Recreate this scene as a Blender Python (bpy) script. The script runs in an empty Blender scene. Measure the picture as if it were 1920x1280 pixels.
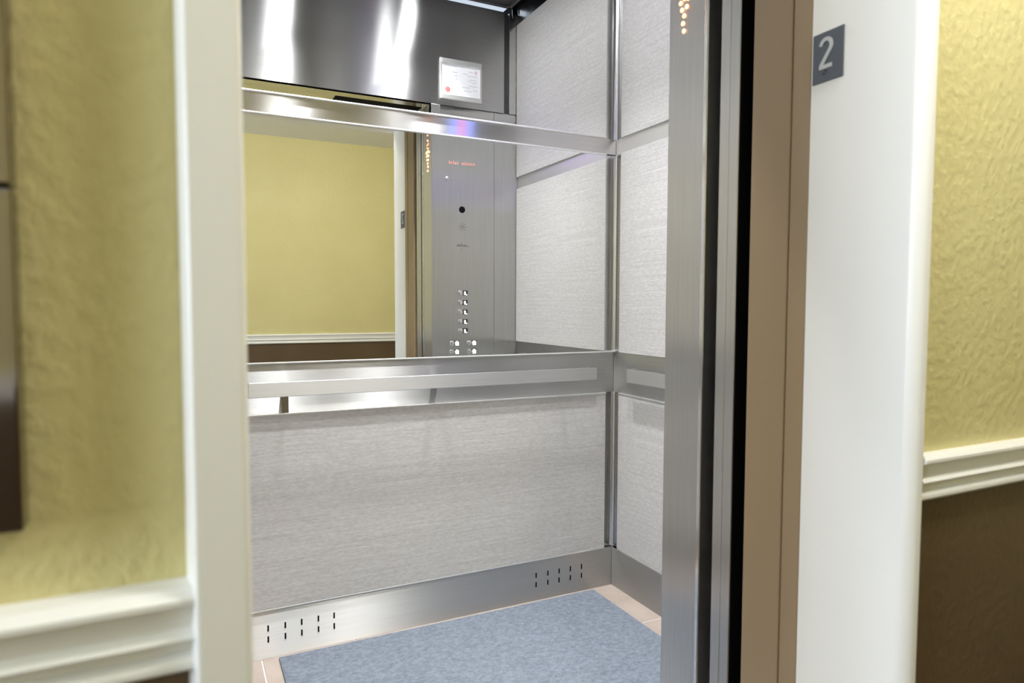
import bpy, bmesh, math, random
from mathutils import Vector, Matrix
random.seed(7)
scene = bpy.context.scene
C = scene.collection

# ------------------------------------------------------------------ camera
cam_d = bpy.data.cameras.new('camera')
cam = bpy.data.objects.new('camera', cam_d)
C.objects.link(cam)
scene.camera = cam
cam_d.sensor_width = 36.0
cam_d.lens = 36.0 * 1258.5 / 1920.0
cam_d.clip_start = 0.02
yaw, pit, rol = 0.4549, 0.0542, 0.0024
fw = Vector((math.sin(yaw) * math.cos(pit), math.cos(yaw) * math.cos(pit), -math.sin(pit)))
rt = Vector((math.cos(yaw), -math.sin(yaw), 0))
up = rt.cross(fw)
r2 = rt * math.cos(rol) + up * math.sin(rol)
u2 = -rt * math.sin(rol) + up * math.cos(rol)
M = Matrix.Identity(4)
for i in range(3):
    M[i][0], M[i][1], M[i][2] = r2[i], u2[i], -fw[i]
M[0][3], M[1][3], M[2][3] = 0.0, 0.0, 1.15
cam.matrix_world = M
cam_d.dof.use_dof = True
cam_d.dof.focus_distance = 2.7
cam_d.dof.aperture_fstop = 3.6

# ------------------------------------------------------------------ world, large lights, exposure
world = bpy.data.worlds.new('world')
scene.world = world
world.use_nodes = True
world.node_tree.nodes['Background'].inputs[0].default_value = (0.75, 0.85, 1.0, 1)
world.node_tree.nodes['Background'].inputs[1].default_value = 0.6
vs = scene.view_settings
vs.view_transform = 'Standard'
vs.look = 'None'
vs.gamma = 1.0
vs.use_curve_mapping = False
vs.exposure = 0.60

def area(name, loc, rot, sx, sy, power, col):
    d = bpy.data.lights.new(name, 'AREA')
    d.shape = 'RECTANGLE'
    d.size, d.size_y = sx, sy
    d.energy = power
    d.color = col
    o = bpy.data.objects.new(name, d)
    C.objects.link(o)
    o.location = loc
    o.rotation_euler = rot
    return o
# daylight coming in through the window at the far end of the hallway
WINX = -3.2
area('window_daylight', (WINX - 0.25, 0.02, 1.55), (0, math.radians(-90), 0), 1.5, 1.0, 104, (0.75, 0.84, 1.0))

# ------------------------------------------------------------------ materials
def newmat(name):
    m = bpy.data.materials.new(name)
    m.use_nodes = True
    nt = m.node_tree
    return m, nt, nt.nodes['Principled BSDF']

def plain(name, col, rough=0.5, metal=0.0, emit=None, es=0.0, spec=0.5, coat=0.0):
    m, nt, b = newmat(name)
    b.inputs['Base Color'].default_value = (*col, 1)
    b.inputs['Roughness'].default_value = rough
    b.inputs['Metallic'].default_value = metal
    b.inputs['Specular IOR Level'].default_value = spec
    b.inputs['Coat Weight'].default_value = coat
    if emit:
        b.inputs['Emission Color'].default_value = (*emit, 1)
        b.inputs['Emission Strength'].default_value = es
    return m

def noise_node(nt, scale, mapping_scale, detail=4.0, rough=0.6):
    tc = nt.nodes.new('ShaderNodeTexCoord')
    mp = nt.nodes.new('ShaderNodeMapping')
    mp.inputs['Scale'].default_value = mapping_scale
    nz = nt.nodes.new('ShaderNodeTexNoise')
    nz.inputs['Scale'].default_value = scale
    nz.inputs['Detail'].default_value = detail
    nz.inputs['Roughness'].default_value = rough
    nt.links.new(tc.outputs['Object'], mp.inputs['Vector'])
    nt.links.new(mp.outputs['Vector'], nz.inputs['Vector'])
    return nz

def ramp(nt, src, stops):
    r = nt.nodes.new('ShaderNodeValToRGB')
    e = r.color_ramp.elements
    while len(e) < len(stops):
        e.new(0.5)
    for k, (p, c) in enumerate(stops):
        e[k].position = p
        e[k].color = (*c, 1)
    nt.links.new(src, r.inputs['Fac'])
    return r

def bump(nt, b, src, strength, dist):
    bp = nt.nodes.new('ShaderNodeBump')
    bp.inputs['Strength'].default_value = strength
    bp.inputs['Distance'].default_value = dist
    nt.links.new(src, bp.inputs['Height'])
    nt.links.new(bp.outputs['Normal'], b.inputs['Normal'])
    return bp

def brushed(name, tangent, col=(0.66, 0.655, 0.645), rough=0.46, aniso=1.0, grain=(1, 1, 160)):
    """brushed stainless steel; highlights stretch along 'tangent'"""
    m, nt, b = newmat(name)
    b.inputs['Metallic'].default_value = 1.0
    b.inputs['Roughness'].default_value = rough
    b.inputs['Anisotropic'].default_value = aniso
    cx = nt.nodes.new('ShaderNodeCombineXYZ')
    for i in range(3):
        cx.inputs[i].default_value = tangent[i]
    nt.links.new(cx.outputs[0], b.inputs['Tangent'])
    nz = noise_node(nt, 4.0, grain, 3.0)
    r = ramp(nt, nz.outputs['Fac'], [(0.3, tuple(c * 0.93 for c in col)), (0.7, tuple(min(1, c * 1.05) for c in col))])
    nt.links.new(r.outputs['Color'], b.inputs['Base Color'])
    return m

def painted_wall(name, c1, c2, rough=0.55, bs=0.22, sc=70):
    m, nt, b = newmat(name)
    b.inputs['Roughness'].default_value = rough
    nz = noise_node(nt, 2.2, (1, 1, 1), 5.0)
    r = ramp(nt, nz.outputs['Fac'], [(0.3, c1), (0.7, c2)])
    nt.links.new(r.outputs['Color'], b.inputs['Base Color'])
    n2 = noise_node(nt, sc, (1, 1, 0.8), 3.0, 0.5)
    r2_ = ramp(nt, n2.outputs['Fac'], [(0.42, (0, 0, 0)), (0.66, (1, 1, 1))])
    bump(nt, b, r2_.outputs['Color'], bs, 0.004)
    return m

def laminate(name):
    m, nt, b = newmat(name)
    b.inputs['Roughness'].default_value = 0.42
    b.inputs['Specular IOR Level'].default_value = 0.35
    n1 = noise_node(nt, 3.0, (0.9, 0.9, 60), 7.0, 0.75)
    n2 = noise_node(nt, 60.0, (1, 1, 3), 2.0, 0.6)
    mx = nt.nodes.new('ShaderNodeMix')
    mx.data_type = 'FLOAT'
    mx.inputs[0].default_value = 0.40
    nt.links.new(n1.outputs['Fac'], mx.inputs[2])
    nt.links.new(n2.outputs['Fac'], mx.inputs[3])
    r = ramp(nt, mx.outputs[0], [(0.36, (0.43, 0.415, 0.40)), (0.50, (0.52, 0.505, 0.49)), (0.64, (0.61, 0.60, 0.585))])
    nt.links.new(r.outputs['Color'], b.inputs['Base Color'])
    bump(nt, b, mx.outputs[0], 0.15, 0.001)
    return m

def carpet(name, c1, c2):
    m, nt, b = newmat(name)
    b.inputs['Roughness'].default_value = 0.95
    b.inputs['Specular IOR Level'].default_value = 0.1
    n1 = noise_node(nt, 48.0, (1, 1.5, 1), 10.0, 0.92)
    r = ramp(nt, n1.outputs['Fac'], [(0.32, c1), (0.68, c2)])
    nt.links.new(r.outputs['Color'], b.inputs['Base Color'])
    n2 = noise_node(nt, 420.0, (1, 1, 1), 2.0)
    bump(nt, b, n2.outputs['Fac'], 0.7, 0.004)
    return m

def tile_mat(name):
    m, nt, b = newmat(name)
    b.inputs['Roughness'].default_value = 0.35
    n1 = noise_node(nt, 7.0, (1, 1, 1), 5.0)
    r = ramp(nt, n1.outputs['Fac'], [(0.3, (0.34, 0.275, 0.235)), (0.7, (0.44, 0.365, 0.315))])
    nt.links.new(r.outputs['Color'], b.inputs['Base Color'])
    return m

STEEL_V = brushed('steel_horizontal_grain', (0, 0, 1))
STEEL_H = brushed('steel_vertical_grain', (0.7, 0.7, 0.0), grain=(110, 110, 1), rough=0.33)
STEEL_F = brushed('steel_plain_satin', (0, 0, 1), rough=0.22, aniso=0.3)
STEEL_T = brushed('steel_transom', (0, 0, 1), col=(0.56, 0.555, 0.55), rough=0.29, aniso=1.0)
SATIN = plain('satin_steel', (0.66, 0.655, 0.64), 0.20, 1.0)
STRIPM = plain('pale_satin_steel', (0.80, 0.795, 0.77), 0.45, 1.0)
STEEL_S = brushed('steel_strip_grain', (0, 0, 1), col=(0.66, 0.65, 0.64), rough=0.24, aniso=1.0)
BARM = brushed('handrail_steel', (0, 0, 1), col=(0.68, 0.675, 0.67), rough=0.46, aniso=0.75)
PLATED = plain('dark_polished_plate', (0.30, 0.27, 0.27), 0.08, 1.0)
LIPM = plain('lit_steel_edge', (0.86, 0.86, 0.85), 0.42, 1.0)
CHROME = plain('polished_edge', (0.80, 0.80, 0.79), 0.14, 1.0)
MIRROR = plain('mirror_glass', (0.90, 0.905, 0.89), 0.004, 1.0)
LAM = laminate('grey_linen_laminate')
YELLOW = painted_wall('yellow_orange_peel_paint', (0.61, 0.545, 0.26), (0.65, 0.59, 0.295))
BROWN = painted_wall('dark_brown_wall_paint', (0.098, 0.062, 0.028), (0.118, 0.078, 0.038), bs=0.15)
WHITE = plain('white_gloss_trim_paint', (0.84, 0.84, 0.81), 0.30)
CEILW = painted_wall('white_ceiling_paint', (0.82, 0.82, 0.80), (0.86, 0.86, 0.84), bs=0.1)
TAN = plain('tan_enamel_steel', (0.30, 0.215, 0.125), 0.38)
TAN2 = plain('tan_enamel_groove', (0.13, 0.09, 0.05), 0.5)
BLACK = plain('black_void', (0.005, 0.005, 0.007), 0.7, spec=0.08)
DARKC = plain('dark_cab_ceiling', (0.10, 0.095, 0.10), 0.45, 0.6)
DARKE = plain('cab_ceiling_edge', (0.13, 0.125, 0.13), 0.55, 0.7)
TILE = tile_mat('beige_stone_tile')
GROUT = plain('pale_grout', (0.78, 0.72, 0.66), 0.8)
MAT_C = carpet('blue_grey_carpet', (0.075, 0.092, 0.118), (0.29, 0.325, 0.375))
HALLC = carpet('brown_hall_carpet', (0.10, 0.07, 0.045), (0.16, 0.115, 0.075))
PAPER = plain('white_paper', (0.86, 0.86, 0.90), 0.6)
INK = plain('grey_ink', (0.55, 0.55, 0.60), 0.7)
SEAL = plain('red_seal_ink', (0.75, 0.15, 0.14), 0.6)
REDTXT = plain('red_engraving', (0.60, 0.26, 0.23), 0.5)
SIGN = plain('slate_grey_sign', (0.075, 0.085, 0.105), 0.45)
SIGNT = plain('light_grey_numeral', (0.48, 0.50, 0.51), 0.5)
SIGND = plain('braille_dot', (0.03, 0.032, 0.04), 0.5)
PLATEB = plain('black_button_plate', (0.012, 0.012, 0.012), 0.35)
GLYPH = plain('glowing_white_glyph', (0.9, 0.9, 0.9), 0.4, emit=(0.95, 0.97, 1.0), es=1.6)  # white plate characters given a glow of their own to read bright
ENGR = plain('dark_perforation', (0.10, 0.10, 0.09), 0.6)
LEDR = plain('led_red_orange', (0.9, 0.2, 0.05), 0.4, emit=(1.0, 0.12, 0.04), es=9)
LEDA = plain('led_amber', (0.9, 0.5, 0.1), 0.4, emit=(1.0, 0.30, 0.07), es=9)
BLUEL = plain('display_blue', (0.02, 0.05, 0.3), 0.3, emit=(0.10, 0.30, 1.0), es=11)
REDL = plain('display_red', (0.4, 0.02, 0.03), 0.3, emit=(1.0, 0.07, 0.10), es=11)
LENS = plain('downlight_lens', (1, 1, 1), 0.4, emit=(0.95, 0.97, 1.0), es=165)
HALLL = plain('hall_light_diffuser', (1, 1, 1), 0.4, emit=(1.0, 0.97, 0.92), es=55)
GLASS = None
def glass_mat():
    m, nt, b = newmat('window_glass')
    nt.nodes.remove(b)
    tr = nt.nodes.new('ShaderNodeBsdfTransparent')
    gl = nt.nodes.new('ShaderNodeBsdfGlossy')
    gl.inputs['Roughness'].default_value = 0.02
    mx = nt.nodes.new('ShaderNodeMixShader')
    mx.inputs[0].default_value = 0.06
    nt.links.new(tr.outputs[0], mx.inputs[1])
    nt.links.new(gl.outputs[0], mx.inputs[2])
    nt.links.new(mx.outputs[0], nt.nodes['Material Output'].inputs['Surface'])
    return m
GLASS = glass_mat()

# ------------------------------------------------------------------ helpers
def link(name, me, mat, loc, parent):
    o = bpy.data.objects.new(name, me)
    C.objects.link(o)
    if mat and not me.materials:
        me.materials.append(mat)
    loc = Vector(loc)
    if parent is not None:
        o.parent = parent
        loc = loc - wloc(parent)
    o.location = loc
    return o

def wloc(o):
    v = o.location.copy()
    while o.parent:
        o = o.parent
        v += o.location
    return v

def tag(o, label=None, cat=None, group=None, kind=None):
    if label: o['label'] = label
    if cat: o['category'] = cat
    if group: o['group'] = group
    if kind: o['kind'] = kind
    return o

def empty(name, loc, label=None, cat=None, group=None, kind=None):
    o = bpy.data.objects.new(name, None)
    C.objects.link(o)
    o.location = loc
    o.empty_display_size = 0.05
    return tag(o, label, cat, group, kind)

def mesh_from_bm(bm, name, smooth=False):
    me = bpy.data.meshes.new(name)
    bmesh.ops.recalc_face_normals(bm, faces=bm.faces)
    if smooth:
        for f in bm.faces: f.smooth = True
    bm.to_mesh(me)
    bm.free()
    return me

def box(name, x0, x1, y0, y1, z0, z1, mat, parent=None, bevel=0.0, seg=2):
    bm = bmesh.new()
    bmesh.ops.create_cube(bm, size=1.0)
    dx, dy, dz = abs(x1 - x0), abs(y1 - y0), abs(z1 - z0)
    for v in bm.verts:
        v.co = Vector((v.co.x * dx, v.co.y * dy, (v.co.z + 0.5) * dz))
    if bevel > 0:
        bmesh.ops.bevel(bm, geom=list(bm.edges), offset=bevel, segments=seg, affect='EDGES', profile=0.5)
    me = mesh_from_bm(bm, name)
    return link(name, me, mat, ((x0 + x1) / 2, (y0 + y1) / 2, min(z0, z1)), parent)

def prism(name, prof, axis, a0, a1, mat, parent=None, bevel=0.0, smooth=False):
    """extrude a closed 2-D profile. axis 'x': prof=(y,z); 'z': prof=(x,y); 'y': prof=(x,z). world coordinates"""
    bm = bmesh.new()
    def P(p, a):
        return {'x': (a, p[0], p[1]), 'z': (p[0], p[1], a), 'y': (p[0], a, p[1])}[axis]
    A = [bm.verts.new(P(p, a0)) for p in prof]
    B = [bm.verts.new(P(p, a1)) for p in prof]
    n = len(prof)
    bm.faces.new(A)
    bm.faces.new(list(reversed(B)))
    for i in range(n):
        bm.faces.new((A[i], A[(i + 1) % n], B[(i + 1) % n], B[i]))
    if bevel > 0:
        bmesh.ops.bevel(bm, geom=list(bm.edges), offset=bevel, segments=2, affect='EDGES', profile=0.5)
    co = [v.co for v in bm.verts]
    c = Vector(((min(v.x for v in co) + max(v.x for v in co)) / 2, (min(v.y for v in co) + max(v.y for v in co)) / 2, min(v.z for v in co)))
    for v in bm.verts: v.co -= c
    me = mesh_from_bm(bm, name, smooth)
    return link(name, me, mat, c, parent)

def disc(name, c, nrm, rad, thick, mat, parent=None, seg=20, dome=0.0):
    """short cylinder sitting on point c, extruding along nrm, optional domed cap"""
    bm = bmesh.new()
    n = Vector(nrm).normalized()
    a = n.orthogonal().normalized()
    b = n.cross(a)
    rings = [(rad, 0.0), (rad, thick)]
    if dome > 0:
        for k in range(1, 4):
            t = k / 4 * math.pi / 2
            rings.append((rad * math.cos(t), thick + dome * math.sin(t)))
    prev = None
    for r_, h in rings:
        ring = [bm.verts.new(a * (r_ * math.cos(2 * math.pi * i / seg)) + b * (r_ * math.sin(2 * math.pi * i / seg)) + n * h) for i in range(seg)]
        if prev:
            for i in range(seg):
                bm.faces.new((prev[i], prev[(i + 1) % seg], ring[(i + 1) % seg], ring[i]))
        else:
            bm.faces.new(list(reversed(ring)))
        prev = ring
    bm.faces.new(prev)
    me = mesh_from_bm(bm, name, smooth=dome > 0)
    return link(name, me, mat, c, parent)

def stroke(name, pts, width, depth, org, udir, vdir, ndir, mat, parent=None):
    """flat raised lettering stroke: polyline pts (u,v) of given width"""
    bm = bmesh.new()
    u, v, n = Vector(udir), Vector(vdir), Vector(ndir)
    L, R = [], []
    for i, p in enumerate(pts):
        p = Vector(p)
        d0 = (p - Vector(pts[i - 1])).normalized() if i else None
        d1 = (Vector(pts[i + 1]) - p).normalized() if i < len(pts) - 1 else None
        if d0 is None: t, k = d1, 1.0
        elif d1 is None: t, k = d0, 1.0
        else:
            t = (d0 + d1).normalized()
            k = 1.0 / max(0.5, t.dot(d0))
        nn = Vector((-t.y, t.x)) * width / 2 * k
        L.append(p + nn); R.append(p - nn)
    def W(q, h): return u * q.x + v * q.y + n * h
    rows = []
    for q, w in zip(L, R):
        rows.append([bm.verts.new(W(q, 0)), bm.verts.new(W(q, depth)), bm.verts.new(W(w, depth)), bm.verts.new(W(w, 0))])
    for a, b in zip(rows, rows[1:]):
        for j in range(4):
            bm.faces.new((a[j], a[(j + 1) % 4], b[(j + 1) % 4], b[j]))
    bm.faces.new(rows[0]); bm.faces.new(list(reversed(rows[-1])))
    me = mesh_from_bm(bm, name)
    return link(name, me, mat, org, parent)

def ring_plate(name, x0, x1, z0, z1, w, y0, y1, mat, parent):
    """rectangular picture-frame border in the XZ plane"""
    bm = bmesh.new()
    def q(x, z, y): return bm.verts.new((x, y, z))
    o = [(x0, z0), (x1, z0), (x1, z1), (x0, z1)]
    i = [(x0 + w, z0 + w), (x1 - w, z0 + w), (x1 - w, z1 - w), (x0 + w, z1 - w)]
    of, ob = [q(*p, y0) for p in o], [q(*p, y1) for p in o]
    jf, jb = [q(*p, y0) for p in i], [q(*p, y1) for p in i]
    for k in range(4):
        l = (k + 1) % 4
        bm.faces.new((of[k], of[l], jf[l], jf[k])); bm.faces.new((ob[k], jb[k], jb[l], ob[l]))
        bm.faces.new((of[k], ob[k], ob[l], of[l])); bm.faces.new((jf[k], jf[l], jb[l], jb[k]))
    bmesh.ops.bevel(bm, geom=list(bm.edges), offset=min(0.0015, w * 0.2), segments=2, affect='EDGES')
    c = Vector(((x0 + x1) / 2, (y0 + y1) / 2, z0))
    for v in bm.verts: v.co -= c
    return link(name, mesh_from_bm(bm, name), mat, c, parent)

# ------------------------------------------------------------------ dimensions (metres)
YB, XR, YF = 2.254, 1.560, 1.360      # cab: mirror wall, panel wall, inside of the front wall
XL = 0.062                             # cab: other side wall
HEAD, CABH = 2.126, 2.62               # door head, cab ceiling
Z_BASE, Z_RB, Z_RT, Z_SB, Z_ST, Z_TOP = 0.160, 0.800, 0.9616, 1.7476, 1.808, 2.575
YWL, YWR, YO = 0.692, 0.729, -1.577    # hallway walls
ZCT, ZCB = 0.894, 0.8125               # chair rail
HC = 2.577                             # hall ceiling
JL, JR = 0.0515, 1.097                  # clear opening
XE = 3.2                               # hall end
YJ = 0.932                             # back of the white returns

# ------------------------------------------------------------------ hallway shell
floor = box('floor', WINX, XE, YO - 0.1, 0.95, -0.12, 0.0, HALLC)
tag(floor, 'brown carpeted hallway floor outside the lift', 'floor', kind='structure')
ceil = box('ceiling', WINX, XE, YO - 0.1, 0.90, HC, HC + 0.1, CEILW)
tag(ceil, 'white hallway ceiling mirrored above the yellow wall', 'ceiling', kind='structure')

def hall_wall(name, x0, x1, yface, ydir, label):
    y1 = yface + ydir * 0.12
    e = empty(name, ((x0 + x1) / 2, yface + ydir * 0.06, 0), label, 'wall', kind='structure')
    box('painted_wall_area', x0, x1, yface, y1, (ZCT + ZCB) / 2, HC, YELLOW, e)
    box('wainscot_area', x0, x1, yface, y1, 0, (ZCT + ZCB) / 2, BROWN, e)
    return e

hall_wall('wall_left', WINX, 0.012, YWL, 1, 'dim yellow textured wall beside the call station, dark brown below')
hall_wall('wall_right', JR + 0.03, XE, YWR, 1, 'yellow textured wall beyond the white jamb, dark brown below')
hall_wall('wall_opposite', WINX, XE, YO, -1, 'bright yellow hallway wall seen only in the lift mirror')
w = box('wall_header', 0.012, JR + 0.03, 0.71, 0.93, HEAD + 0.03, HC, YELLOW)
tag(w, 'yellow wall strip over the lift doorway', 'wall', kind='structure')
w = box('wall_end', XE, XE + 0.1, YO, YWR + 0.1, 0, HC, YELLOW)
tag(w, 'yellow end wall of the hallway past the white jamb', 'wall', kind='structure')
# end wall with window: four pieces round the opening
e = empty('wall_window', (WINX, 0.02, 0), 'yellow hallway end wall holding the daylight window', 'wall', kind='structure')
box('wall_piece', WINX - 0.1, WINX, YO, -0.53, 0, HC, YELLOW, e)
box('wall_piece', WINX - 0.1, WINX, 0.57, YWL + 0.1, 0, HC, YELLOW, e)
box('wall_piece', WINX - 0.1, WINX, -0.53, 0.57, 0, 0.8, YELLOW, e)
box('wall_piece', WINX - 0.1, WINX, -0.53, 0.57, 2.3, HC, YELLOW, e)
e = empty('window_1', (WINX - 0.05, 0.02, 0.8), 'white framed window at the hallway end', 'window', kind='structure')
for a in ((-0.53, -0.48, 0.8, 2.3), (0.52, 0.57, 0.8, 2.3), (-0.48, 0.52, 0.8, 0.85), (-0.48, 0.52, 2.25, 2.3), (0.0, 0.04, 0.85, 2.25)):
    box('window_frame', WINX - 0.08, WINX - 0.02, *a, WHITE, e)
box('pane', WINX - 0.055, WINX - 0.05, -0.48, 0.0, 0.85, 2.25, GLASS, e)
box('pane', WINX - 0.055, WINX - 0.05, 0.04, 0.52, 0.85, 2.25, GLASS, e)

def chair_rail(name, x0, x1, yface, out, label, deep=1.0):
    h = ZCT - ZCB
    prof = [(0, 1.0), (0.017, 1.0), (0.023, 0.90), (0.023, 0.84), (0.017, 0.78), (0.013, 0.52), (0.018, 0.46), (0.0195, 0.42),
            (0.018, 0.38), (0.009, 0.34), (0.0085, 0.22), (0.015, 0.18), (0.0165, 0.12), (0.0165, 0.06), (0.012, 0.0), (0, 0.0)]
    o = prism(name, [(yface + out * d * deep, ZCB + h * z) for d, z in prof], 'x', x0, x1, WHITE)
    return tag(o, label, 'trim', kind='structure')
chair_rail('trim_1', WINX, 0.0045, YWL, -1, 'cream moulded chair rail under the call station wall', 1.6)
chair_rail('trim_2', JR + 0.036, XE, YWR, -1, 'cream moulded chair rail on the wall past the white jamb')
chair_rail('trim_3', WINX, XE, YO, 1, 'cream chair rail seen in the mirror across the hallway')

# white casings and returns of the opening
def casing(name, prof, z0, z1, label):
    o = prism(name, prof, 'z', z0, z1, WHITE, smooth=False)
    return tag(o, label, 'door jamb', kind='structure')
def arc(cx, cy, r, a0, a1, n=6):
    return [(cx + r * math.cos(math.radians(a0 + (a1 - a0) * i / n)), cy + r * math.sin(math.radians(a0 + (a1 - a0) * i / n))) for i in range(n + 1)]
r_ = 0.006
casing('trim_4', [(-0.0025, YWL + 0.02), (-0.0025, YWL), (0.0042, 0.652)] + arc(0.0072, 0.6535, 0.0035, 200, 270, 3) + arc(JL - r_, 0.650 + r_, r_, -90, 0, 4) + [(JL, YJ), (-0.0025, YJ)], 0, HEAD + 0.05, 'pale cream painted door jamb next to the dim yellow wall')
rr = 0.022
casing('trim_5', [(JR + 0.034, YWR + 0.01), (JR + 0.034, 0.716)] + arc(JR + 0.030, 0.7125, 0.004, 45, -90, 3) + arc(JR + rr, 0.7085 + rr, rr, 270, 180, 8) + [(JR, YJ), (JR + 0.034, YJ)], 0, HEAD + 0.05, 'broad white painted door jamb carrying the floor number sign')
o = box('trim_6', JL, JR, 0.69, YJ, HEAD + 0.005, HEAD + 0.05, WHITE)
tag(o, 'white painted head lining over the lift doorway', 'door jamb', kind='structure')

# ------------------------------------------------------------------ landing door frame (tan steel) and landing door
e = empty('door_1', (JR + 0.2, 1.0, 0), 'tan enamelled landing door slid open behind the white jamb', 'door', kind='structure')
box('frame_edge', JR, JR + 0.40, YJ + 0.0015, 0.976, 0, HEAD, TAN, e, 0.0015)
box('shadow_gap', JR + 0.004, JR + 0.40, 0.9755, 0.9805, 0, HEAD, TAN2, e)
box('door_leaf', JR + 0.0015, JR + 0.44, 0.980, 1.083, 0.008, HEAD, TAN, e, 0.003)
e = empty('trim_7', (JL - 0.05, 1.0, 0), 'tan steel strike jamb on the shut side of the doorway', 'door jamb', kind='structure')
box('frame_edge', JL - 0.08, JL - 0.001, YJ + 0.0015, 1.083, 0, HEAD, TAN, e, 0.0015)
e = empty('trim_8', (0.5, 1.0, HEAD), 'tan steel head frame over the landing doorway', 'door jamb', kind='structure')
box('frame_edge', JL - 0.08, JR + 0.42, YJ + 0.0015, 1.075, HEAD + 0.001, HEAD + 0.35, TAN, e)

# black lining: the hoistway's shade behind the gaps put into the colour
e = empty('wall_hoistway', (0.8, 1.2, -0.02), 'black hoistway gap between landing door and lift car', 'wall', kind='structure')
box('lining', JR + 0.46, JR + 0.48, 0.94, 1.33, -0.02, 2.7, BLACK, e)
box('lining', JL - 0.15, JL - 0.13, 0.94, 1.33, -0.02, 2.7, BLACK, e)
box('lining', JL - 0.13, JR + 0.46, 1.076, 1.33, 2.50, 2.52, BLACK, e)
box('lining', JR + 0.0005, JR + 0.46, 0.94, 1.33, -0.02, 0.0, BLACK, e)
box('lining', JR + 0.16, JR + 0.46, 1.0835, 1.1235, 0, 2.5, BLACK, e)
box('lining', JL - 0.13, JL - 0.02, 1.090, 1.20, 0, 2.5, BLACK, e)

# sills
o = box('door_sill', JL, JR, 0.93, 1.085, -0.03, 0.0005, STEEL_F, bevel=0.001)
tag(o, 'grooved metal landing sill across the doorway', 'sill', kind='structure')
o = box('car_sill', JL, JR, 1.118, 1.362, -0.03, 0.0005, STEEL_F, bevel=0.001)
tag(o, 'steel sill at the edge of the lift car floor', 'sill', kind='structure')

# car door, slid open: only its steel leading edge shows
e = empty('door_2', (JR + 0.2, 1.155, 0), 'brushed steel car door slid open, only its leading edge showing', 'door', kind='structure')
box('gap_shade_sheet', JR + 0.006, JR + 0.44, 1.1215, 1.1238, 0.008, HEAD + 0.03, BLACK, e)  # black sheet added over the leaf face to keep the gap dark
box('door_leaf', JR + 0.004, JR + 0.44, 1.124, 1.152, 0.008, HEAD + 0.03, STEEL_H, e, 0.002)
box('door_leaf', JR + 0.0055, JR + 0.44, 1.1535, 1.184, 0.008, HEAD + 0.03, STEEL_H, e, 0.002)

# ------------------------------------------------------------------ lift car: front wall (returns, transom)
front = empty('wall_front', (0.8, YF - 0.02, 0), 'brushed steel front wall of the lift car around the doorway', 'wall', kind='structure')
ret = box('return_column', JR + 0.003, JR + 0.05, 1.236, YF - 0.0005, 0, HEAD, STEEL_H, front, 0.002)
box('return_edge', JR + 0.001, JR + 0.045, 1.222, 1.2355, 0, HEAD, CHROME, front, 0.002)
box('return_plate', JR + 0.05, JR + 0.338, YF - 0.03, YF - 0.003, 0, HEAD - 0.048, STEEL_H, front)
box('return_plate', 1.4365, XR + 0.012, YF - 0.03, YF, 0, HEAD - 0.046, STEEL_H, front, 0.001)
# top cap of the returns: two slightly crowned pieces
def cap(x0, x1):
    z0, z1 = HEAD - 0.045, HEAD - 0.001
    n = 6
    pr = [(YF - 0.03, z0)] + [(YF - 0.0045 + 0.004 * math.sin(math.pi * i / n), z0 + (z1 - z0) * i / n) for i in range(n + 1)] + [(YF - 0.03, z1)]
    return prism('return_cap', pr, 'x', x0, x1, STEEL_F, front)
cap(JR + 0.003, 1.4345)
cap(1.4365, XR + 0.012)
box('return_column', JL - 0.06, JL - 0.003, 1.222, YF, 0, HEAD, STEEL_H, front, 0.002)
box('transom', JL - 0.06, 1.492, YF - 0.028, YF, HEAD, CABH + 0.01, STEEL_T, front, 0.001)
box('transom_reveal', 1.492, 1.520, YF - 0.045, YF - 0.022, HEAD, CABH + 0.01, DARKC, front)
box('corner_stile', 1.520, XR + 0.012, YF - 0.028, YF, HEAD, CABH + 0.01, STEEL_F, front, 0.002)
box('header_soffit', JL - 0.06, JR + 0.05, 1.272, YF - 0.002, HEAD + 0.0005, HEAD + 0.03, SATIN, front, 0.001)
box('header_slot', 0.66, 1.085, 1.19, 1.272, HEAD + 0.002, HEAD + 0.02, BLACK, front)
box('header_soffit', 1.085, JR + 0.05, 1.19, 1.272, HEAD + 0.0005, HEAD + 0.03, SATIN, front)
box('header_soffit', JL - 0.06, 0.66, 1.19, 1.272, HEAD + 0.0005, HEAD + 0.03, SATIN, front)
box('header_soffit', JL - 0.06, JR + 0.05, 1.120, 1.19, HEAD + 0.0345, HEAD + 0.06, STEEL_F, front)

# ------------------------------------------------------------------ lift car: mirror wall
back = empty('wall_back', (0.8, YB, 0), 'lift rear wall: two mirrors over a grey linen-look panel', 'wall', kind='structure')
box('backing_sheet', XL - 0.012, XR + 0.012, YB + 0.012, YB + 0.03, 0, CABH + 0.05, STEEL_F, back)
XP0, XP1 = 0.100, 1.514
box('laminate_panel', XP0, 1.524, YB, YB + 0.012, Z_BASE + 0.003, Z_RB - 0.006, LAM, back, 0.0012)
for nm, z0, z1 in (('mirror_panel', Z_RT + 0.004, Z_SB - 0.006), ('mirror_panel', Z_ST + 0.006, Z_TOP)):
    box(nm, XP0, XP1, YB, YB + 0.0118, z0, z1, MIRROR, back)
box('mirror_trim', XP0, XP1 + 0.002, YB - 0.004, YB + 0.011, Z_SB - 0.006, Z_SB, LIPM, back, 0.0012)
box('mirror_trim', XP0, XP1 + 0.002, YB - 0.004, YB + 0.011, Z_ST, Z_ST + 0.006, LIPM, back, 0.0012)
box('steel_strip', XL, XR + 0.006, YB + 0.004, YB + 0.0118, Z_SB, Z_ST, STEEL_S, back)
box('rail_band', XL, XR + 0.006, YB + 0.004, YB + 0.0118, Z_RB, Z_RT, STEEL_V, back)
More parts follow.
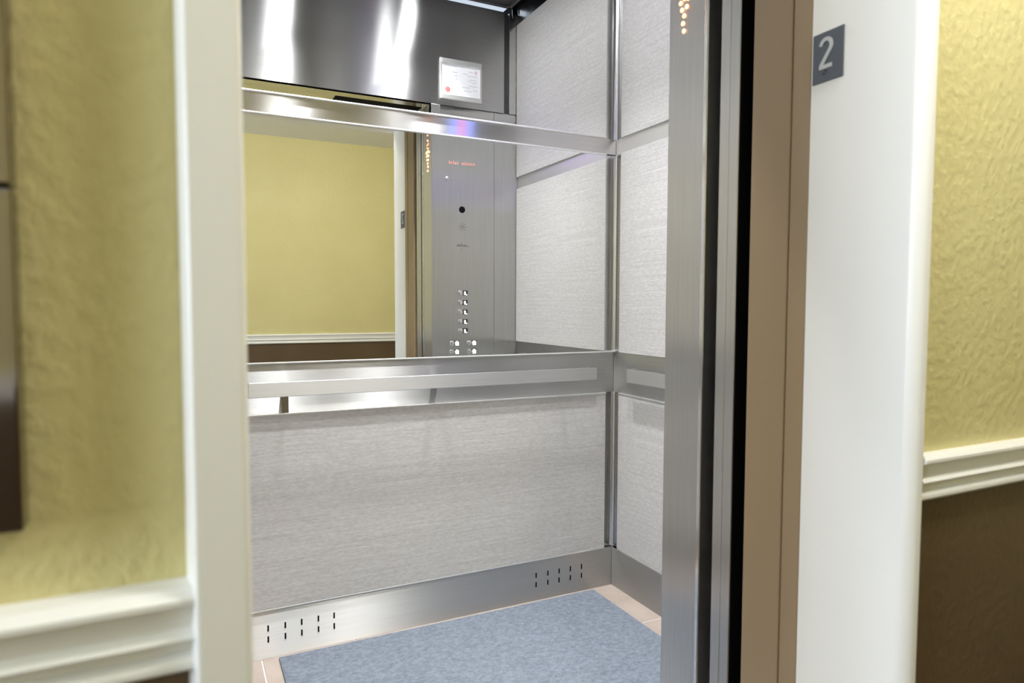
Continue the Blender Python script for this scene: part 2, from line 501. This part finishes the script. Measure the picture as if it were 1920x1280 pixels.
box('rail_band_lip', XL, XR + 0.004, YB - 0.006, YB + 0.010, Z_RT - 0.001, Z_RT + 0.004, LIPM, back, 0.0012)
box('panel_cap', XP0, 1.524, YB - 0.003, YB + 0.0115, Z_RB - 0.006, Z_RB, LIPM, back, 0.0012)
base = box('base_plate', XL, XR + 0.006, YB + 0.003, YB + 0.0118, 0.0, Z_BASE, STEEL_V, back, 0.0008)
box('base_lip', XL, 1.524, YB - 0.001, YB + 0.0115, Z_BASE - 0.001, Z_BASE + 0.003, LIPM, back, 0.0008)
for xs in ([0.2247, 0.278, 0.330, 0.384, 0.436], [1.211, 1.263, 1.314, 1.366, 1.418]):
    for x in xs:
        for zc in (0.100, 0.0635):
            box('vent_slot', x - 0.0026, x + 0.0026, YB + 0.0024, YB + 0.006, zc - 0.010, zc + 0.010, BLACK, base)
# concave corner post between mirror wall and panel wall
cr = 0.020
cp = [(XR + 0.013, YB + 0.013)] + [(XR + 0.012 - 0.030, YB + 0.0125)] + arc(XR + 0.012 - cr, YB + 0.012 - cr, cr, 90, 0, 6) + [(XR + 0.0125, YB + 0.012 - 0.030)]
prism('corner_post', cp, 'z', Z_BASE, CABH, STEEL_F, back)

# ------------------------------------------------------------------ lift car: panel walls
def side_wall(name, xf, s, label, cat='wall'):
    """xf: face of panels, s: +1 wall lies towards +x"""
    wl = empty(name, (xf, (YF + YB) / 2, 0), label, cat, kind='structure')
    def sb(n, d0, d1, y0, y1, z0, z1, m, bv=0.0):
        return box(n, min(xf + s * d0, xf + s * d1), max(xf + s * d0, xf + s * d1), y0, y1, z0, z1, m, wl, bv)
    y0, y1 = YF + 0.004, YB - 0.036
    sb('backing_sheet', 0.012, 0.03, YF - 0.05, YB + 0.03, 0, CABH + 0.05, STEEL_F)
    sb('laminate_panel', 0, 0.012, y0, y1, Z_ST, Z_TOP, LAM, 0.0012)
    sb('laminate_panel', 0, 0.012, y0, y1, Z_RT, Z_SB, LAM, 0.0012)
    sb('laminate_panel', 0, 0.012, y0, y1, Z_BASE + 0.003, Z_RB - 0.006, LAM, 0.0012)
    sb('steel_strip', 0.009, 0.0119, y0, YB - 0.003, Z_SB, Z_ST, STRIPM)
    sb('rail_band', 0.004, 0.0118, y0, YB + 0.003, Z_RB, Z_RT, STEEL_V)
    sb('panel_cap', -0.002, 0.0115, y0, y1, Z_RB - 0.006, Z_RB, LIPM, 0.0012)
    sb('base_plate', 0.003, 0.0118, y0, YB + 0.002, 0, Z_BASE, STEEL_V)
    sb('base_lip', 0.0, 0.0115, y0, y1, Z_BASE - 0.001, Z_BASE + 0.003, LIPM, 0.0008)
    return wl
side_wall('wall_side', XR, 1, 'lift side wall of three grey linen-look panels with a handrail')
side_wall('wall_far_side', XL, -1, 'matching grey panelled lift wall hidden by the cream jamb')

# ------------------------------------------------------------------ lift car: ceiling
ce = empty('ceiling_cab', (0.8, 1.8, CABH), 'dark lift ceiling with a floating tray seen in the mirror', 'ceiling', kind='structure')
box('ceiling_backing', XL - 0.03, XR + 0.03, YF - 0.03, YB + 0.03, CABH + 0.05, CABH + 0.08, BLACK, ce)
TX0, TX1, TY0, TY1 = XL + 0.07, XR - 0.065, YF + 0.065, YB - 0.065
box('ceiling_tray', TX0, TX1, TY0, TY1, CABH + 0.006, CABH + 0.03, DARKC, ce, 0.001)
box('tray_edge', TX0, TX1, TY0, TY0 + 0.018, CABH - 0.002, CABH + 0.026, DARKE, ce, 0.002)
box('tray_edge', TX0, TX1, TY1 - 0.018, TY1, CABH - 0.002, CABH + 0.026, DARKE, ce, 0.002)
box('tray_edge', TX0, TX0 + 0.018, TY0, TY1, CABH - 0.002, CABH + 0.026, DARKE, ce, 0.002)
box('tray_edge', TX1 - 0.018, TX1, TY0, TY1, CABH - 0.002, CABH + 0.026, DARKE, ce, 0.002)
for x, y in ((XR - 0.03, YF + 0.02), (XR - 0.02, YF + 0.07)):
    disc('hanger_bolt', (x, y, CABH - 0.02), (0, 0, 1), 0.004, 0.07, CHROME, ce, 10)

# downlights
DLW = 60
def downlight(x, y, label, watts):
    z = CABH + 0.006
    e = empty('downlight', (x, y, z), label, 'ceiling light', 'downlights in the lift ceiling')
    bm = bmesh.new()
    seg = 28
    rings = []
    for rr_, zz in ((0.046, 0.0), (0.046, -0.004), (0.036, -0.0045), (0.031, 0.0)):
        rings.append([bm.verts.new((rr_ * math.cos(2 * math.pi * i / seg), rr_ * math.sin(2 * math.pi * i / seg), zz)) for i in range(seg)])
    for a, b in zip(rings, rings[1:]):
        for i in range(seg):
            bm.faces.new((a[i], a[(i + 1) % seg], b[(i + 1) % seg], b[i]))
    link('trim_ring', mesh_from_bm(bm, 'trim_ring', True), CHROME, (x, y, z), e)
    disc('lens', (x, y, z - 0.0004), (0, 0, -1), 0.031, 0.0030, LENS, e, 24, 0.007)
    d = bpy.data.lights.new('downlight_beam', 'SPOT')
    d.energy = watts
    d.spot_size = math.radians(82)
    d.spot_blend = 1.0
    d.shadow_soft_size = 0.026
    d.color = (0.96, 0.98, 1.0)
    l = bpy.data.objects.new('downlight_beam', d)
    C.objects.link(l)
    l.parent = e
    l.location = (0, 0, -0.040)
LX = (0.46, 1.06)
nmx = ('cream jamb end', 'panelled wall end')
for i, x in enumerate(LX):
    downlight(x, 2.03, 'round downlight above the mirror wall, %s of the row' % nmx[i], DLW)
    downlight(x, 1.58, 'round downlight just inside the transom, %s of the row' % nmx[i], DLW)

# ------------------------------------------------------------------ lift car: floor, tiles, mat
fl = empty('floor_cab', (0.8, 1.8, -0.02), 'lift car floor edged with beige stone tiles', 'floor', kind='structure')
box('grout_bed', XL - 0.02, XR + 0.012, YF + 0.002, YB + 0.012, -0.03, -0.0022, GROUT, fl)
xs = [XL - 0.02, 0.2035, 0.5055, 0.8075, 1.1095, 1.4115, XR + 0.010]
ys = [YF + 0.004, 1.628, 1.930, YB + 0.010]
g = 0.0022
for i in range(len(xs) - 1):
    for j in range(len(ys) - 1):
        box('floor_tile', xs[i] + g, xs[i + 1] - g, ys[j] + g, ys[j + 1] - g, -0.012, 0.0, TILE, fl, 0.0012, 1)
mat_o = box('floor_mat', 0.254, 1.461, 1.42, 2.236, 0.0003, 0.0075, MAT_C, None, 0.003)
tag(mat_o, 'speckled blue-grey carpet mat on the lift floor', 'floor mat')

# ------------------------------------------------------------------ handrails
def flat_rail_x(x0, x1):
    e = empty('handrail', ((x0 + x1) / 2, YB - 0.02, 0.858), 'long flat steel handrail below the rear mirror', 'handrail', 'flat bar handrails in the lift')
    z0, z1, t = 0.8585, 0.9065, 0.008
    yo = YB - 0.043
    box('bar', x0 + 0.010, x1 - 0.010, yo, yo + t, z0, z1, BARM, e, 0.0015)
    for xa, s in ((x0, 1), (x1, -1)):
        prof = [(xa, YB + 0.004), (xa, yo + 0.012), (xa + s * 0.012, yo), (xa + s * 0.013, yo + t), (xa + s * t, yo + 0.016), (xa + s * t, YB + 0.004)]
        prism('end_return', prof, 'z', z0, z1, BARM, e, 0.001)
    for xb in (0.288, 0.800, 1.300):
        box('bracket', xb - 0.011, xb + 0.011, yo + t, YB + 0.004, z0 + 0.018, z0 + 0.026, STEEL_F, e, 0.001)
        if xb > 0.5:
            continue
        box('bracket', xb - 0.011, xb + 0.011, YB + 0.0005, YB + 0.004, Z_RB + 0.001, z0 + 0.012, STEEL_F, e, 0.0005)
flat_rail_x(0.166, 1.462)
def flat_rail_y(xf, s, y0, y1, label):
    e = empty('handrail', (xf, (y0 + y1) / 2, 0.858), label, 'handrail', 'flat bar handrails in the lift')
    z0, z1, t = 0.8560, 0.9085, 0.008
    xo = xf - s * 0.043
    xi = xo + s * t
    box('bar', min(xo, xi), max(xo, xi), y0 + 0.010, y1 - 0.010, z0, z1, BARM, e, 0.0015)
    for ya, q in ((y0, 1), (y1, -1)):
        prof = [(xf + s * 0.004, ya), (xo + s * 0.012, ya), (xo, ya + q * 0.012), (xi, ya + q * 0.013), (xo + s * 0.016, ya + q * t), (xf + s * 0.004, ya + q * t)]
        prism('end_return', prof, 'z', z0, z1, BARM, e, 0.001)
    for yb in (y0 + 0.12, y1 - 0.15):
        box('bracket', min(xi, xf + s * 0.004), max(xi, xf + s * 0.004), yb - 0.011, yb + 0.011, z0 + 0.018, z0 + 0.026, STEEL_F, e, 0.001)
flat_rail_y(XR, 1, 1.47, 2.115, 'short flat steel handrail on the panelled side wall')
flat_rail_y(XL, -1, 1.47, 2.115, 'short flat steel handrail on the lift wall behind the cream jamb')

# ------------------------------------------------------------------ car operating panel (faces the mirror)
YC = YF + 0.0032
cop = empty('control_panel', (1.262, YC, 0), 'tall brushed steel lift control panel seen in the mirror', 'control panel')
box('face_plate', JR + 0.0045, 1.4345, YF + 0.0002, YC, 0.02, HEAD - 0.047, STEEL_H, cop, 0.0008)
IN = (0, 1, 0)
f = box('display', 1.192, 1.327, YC, YC + 0.004, 1.985, 2.068, PLATEB, cop, 0.001)
box('display_screen', 1.197, 1.245, YC + 0.003, YC + 0.0045, 1.990, 2.063, BLUEL, f)
box('display_screen', 1.274, 1.322, YC + 0.003, YC + 0.0045, 1.990, 2.063, BLUEL, f)
box('display_symbol', 1.2455, 1.2735, YC + 0.003, YC + 0.0045, 1.990, 2.063, REDL, f)
ring_plate('service_door', 1.166, 1.432, 1.745, 1.880, 0.0007, YC, YC + 0.0003, STEEL_H, cop)
k = disc('key_lock', (1.178, YC, 1.772), IN, 0.008, 0.007, LIPM, cop, 16, 0.005)
x = 1.190
for nlet in (5, 7):
    for i in range(nlet):
        box('red_letter', x, x + 0.0072, YC, YC + 0.0005, 1.8445, 1.8445 + random.choice((0.011, 0.014)), REDTXT, cop)
        x += 0.0105
    x += 0.014
disc('speaker_hole', (1.259, YC, 1.624), IN, 0.0165, 0.0008, BLACK, cop, 24)
for rad, n in ((0.0, 1), (0.0085, 8), (0.0185, 8)):
    for i in range(n):
        a = 2 * math.pi * (i + 0.5 * 0) / n
        disc('perforation', (1.260 + rad * math.sin(a), YC, 1.539 + rad * math.cos(a)), IN, 0.0022, 0.0006, ENGR, cop, 8)
# engraved notice line with its two dots (too small to read in the photograph)
box('engraved_line', 1.226, 1.290, YC, YC + 0.0005, 1.4425, 1.4455, ENGR, cop)
box('engraved_line', 1.234, 1.262, YC, YC + 0.0005, 1.4480, 1.4510, ENGR, cop)
box('engraved_line', 1.266, 1.280, YC, YC + 0.0005, 1.4480, 1.4510, ENGR, cop)
for x, z in ((1.258, 1.458), (1.258, 1.428), (1.294, 1.4435)):
    disc('perforation', (x, YC, z), IN, 0.0022, 0.0006, ENGR, cop, 8)
def button(xp, xb, z, kind):
    p = box('button_plate', xp - 0.0125, xp + 0.0125, YC, YC + 0.002, z - 0.0125, z + 0.0125, PLATEB, cop, 0.002)
    if kind == 0:
        disc('glyph', (xp - 0.002, YC + 0.0018, z + 0.003), IN, 0.0052, 0.0008, GLYPH, p, 12)
        box('glyph', xp - 0.0065, xp + 0.002, YC + 0.0018, YC + 0.0026, z - 0.0095, z + 0.003, GLYPH, p, 0.0003)
        disc('glyph', (xp + 0.0068, YC + 0.0018, z - 0.0085), IN, 0.0032, 0.0008, GLYPH, p, 10)
    else:
        disc('glyph', (xp, YC + 0.0018, z + 0.001), IN, 0.0105, 0.0008, GLYPH, p, 16)
        box('glyph', xp - 0.009, xp + 0.010, YC + 0.0018, YC + 0.0026, z - 0.011, z - 0.006, GLYPH, p, 0.0003)
    b = disc('button', (xb, YC, z), IN, 0.0125, 0.004, CHROME, cop, 24, 0.0035)
for z in (1.210, 1.162, 1.114, 1.066, 1.020):
    button(1.275, 1.2465, z, 0)
for z in (0.958, 0.915, 0.872):
    button(1.230, 1.2015, z, 1)
    button(1.323, 1.2945, z, 1)

# ------------------------------------------------------------------ certificate in its frame on the transom
cert = empty('certificate_frame', (1.2535, YF, 2.155), 'small steel-framed white certificate with a red seal on the transom', 'certificate')
ring_plate('frame', 1.143, 1.364, 2.154, 2.350, 0.011, YF, YF + 0.010, LIPM, cert)
box('frame_rail', 1.150, 1.357, YF, YF + 0.011, 2.156, 2.178, LIPM, cert, 0.002)
box('frame_rail', 1.150, 1.357, YF, YF + 0.011, 2.326, 2.348, LIPM, cert, 0.002)
pp = box('paper', 1.150, 1.357, YF + 0.0005, YF + 0.004, 2.160, 2.345, PAPER, cert)
disc('red_seal', (1.185, YF + 0.004, 2.203), IN, 0.0135, 0.0004, SEAL, pp, 24)
disc('crest', (1.334, YF + 0.004, 2.302), IN, 0.009, 0.0004, plain('pink_crest_ink', (0.72, 0.60, 0.63), 0.7), pp, 18)
for x0, x1, z in ((1.165, 1.235, 2.315), (1.295, 1.318, 2.300), (1.265, 1.292, 2.287), (1.290, 1.340, 2.280), (1.210, 1.235, 2.288), (1.218, 1.236, 2.272),
                  (1.228, 1.236, 2.258), (1.290, 1.305, 2.255), (1.300, 1.335, 2.262), (1.310, 1.335, 2.250), (1.295, 1.340, 2.232), (1.260, 1.300, 2.222), (1.318, 1.342, 2.212), (1.270, 1.310, 2.205)):
    box('print_line', x0, x1, YF + 0.004, YF + 0.0043, z, z + 0.0028, INK, pp)

# ------------------------------------------------------------------ direction lantern: a down arrow of small lamps in the return column
lan = empty('direction_lantern', (JR + 0.003, 1.308, 1.785), 'glowing red and amber down arrow of dots in the steel door column', 'indicator light')
dots = [(0.0, 1.968, 0), (-0.003, 1.945, 0), (0.003, 1.940, 0), (0.006, 1.925, 0), (-0.006, 1.921, 0), (-0.006, 1.907, 0), (0.007, 1.903, 0),
        (-0.021, 1.886, 1), (-0.006, 1.889, 1), (0.009, 1.889, 1), (0.021, 1.884, 1), (-0.014, 1.868, 1), (0.013, 1.866, 1), (-0.001, 1.872, 1),
        (-0.009, 1.850, 1), (0.008, 1.848, 1), (0.0, 1.832, 1), (0.004, 1.815, 1), (0.0, 1.796, 1)]
for dy, z, big in dots:
    disc('lamp_dot', (JR + 0.003, 1.308 + dy, z + 0.015), (-1, 0, 0), 0.0050 if big else 0.0035, 0.0015, LEDA if big else LEDR, lan, 12, 0.001)

# ------------------------------------------------------------------ floor number sign on the white jamb
sg = empty('floor_sign', (JR, 0.894, 1.571), 'slate grey plate with a raised numeral 2 on the white jamb', 'sign')
sy0, sy1, sz0, sz1 = 0.861, 0.928, 1.571, 1.664
box('sign_plate', JR - 0.003, JR, sy0, sy1, sz0, sz1, SIGN, sg, 0.0012)
pts = []
for a in range(172, -41, -12):
    pts.append((0.0115 * math.cos(math.radians(a)), 0.0135 + 0.0125 * math.sin(math.radians(a))))
pts += [(-0.0115, -0.0235)]
oc = (JR - 0.003, 0.898, 1.6235)
stroke('numeral', pts, 0.0074, 0.0012, oc, (0, -1, 0), (0, 0, 1), (-1, 0, 0), SIGNT, sg)
stroke('numeral', [(-0.0140, -0.0245), (0.0135, -0.0245)], 0.0074, 0.00125, oc, (0, -1, 0), (0, 0, 1), (-1, 0, 0), SIGNT, sg)
for dy, dz in ((0.0, 0.0), (0.004, -0.0045)):
    disc('braille_dot', (JR - 0.003, 0.8985 + dy, 1.591 + dz), (-1, 0, 0), 0.0018, 0.0008, SIGND, sg, 8, 0.0006)

# ------------------------------------------------------------------ hall call station at the edge of the dim wall
cs = empty('call_station', (-0.20, YWL, 0.96), 'tall steel call station plate on the dim yellow wall', 'call station')
box('face_plate', -0.262, -0.1223, YWL - 0.026, YWL, 0.962, 1.243, PLATED, cs, 0.003)
box('face_plate', -0.262, -0.1223, YWL - 0.026, YWL, 1.2445, 1.56, PLATED, cs, 0.003)
for z in (1.06, 1.13):
    disc('call_button', (-0.20, YWL - 0.026, z), (0, -1, 0), 0.016, 0.004, CHROME, cs, 24, 0.003)

# ------------------------------------------------------------------ hallway ceiling light
hl = empty('hall_light', (1.05, 0.25, HC), 'round flush hallway ceiling light', 'ceiling light')
disc('light_base', (1.05, 0.25, HC), (0, 0, -1), 0.19, 0.03, WHITE, hl, 32)
disc('diffuser', (1.05, 0.25, HC - 0.03), (0, 0, -1), 0.17, 0.03, HALLL, hl, 32, 0.09)
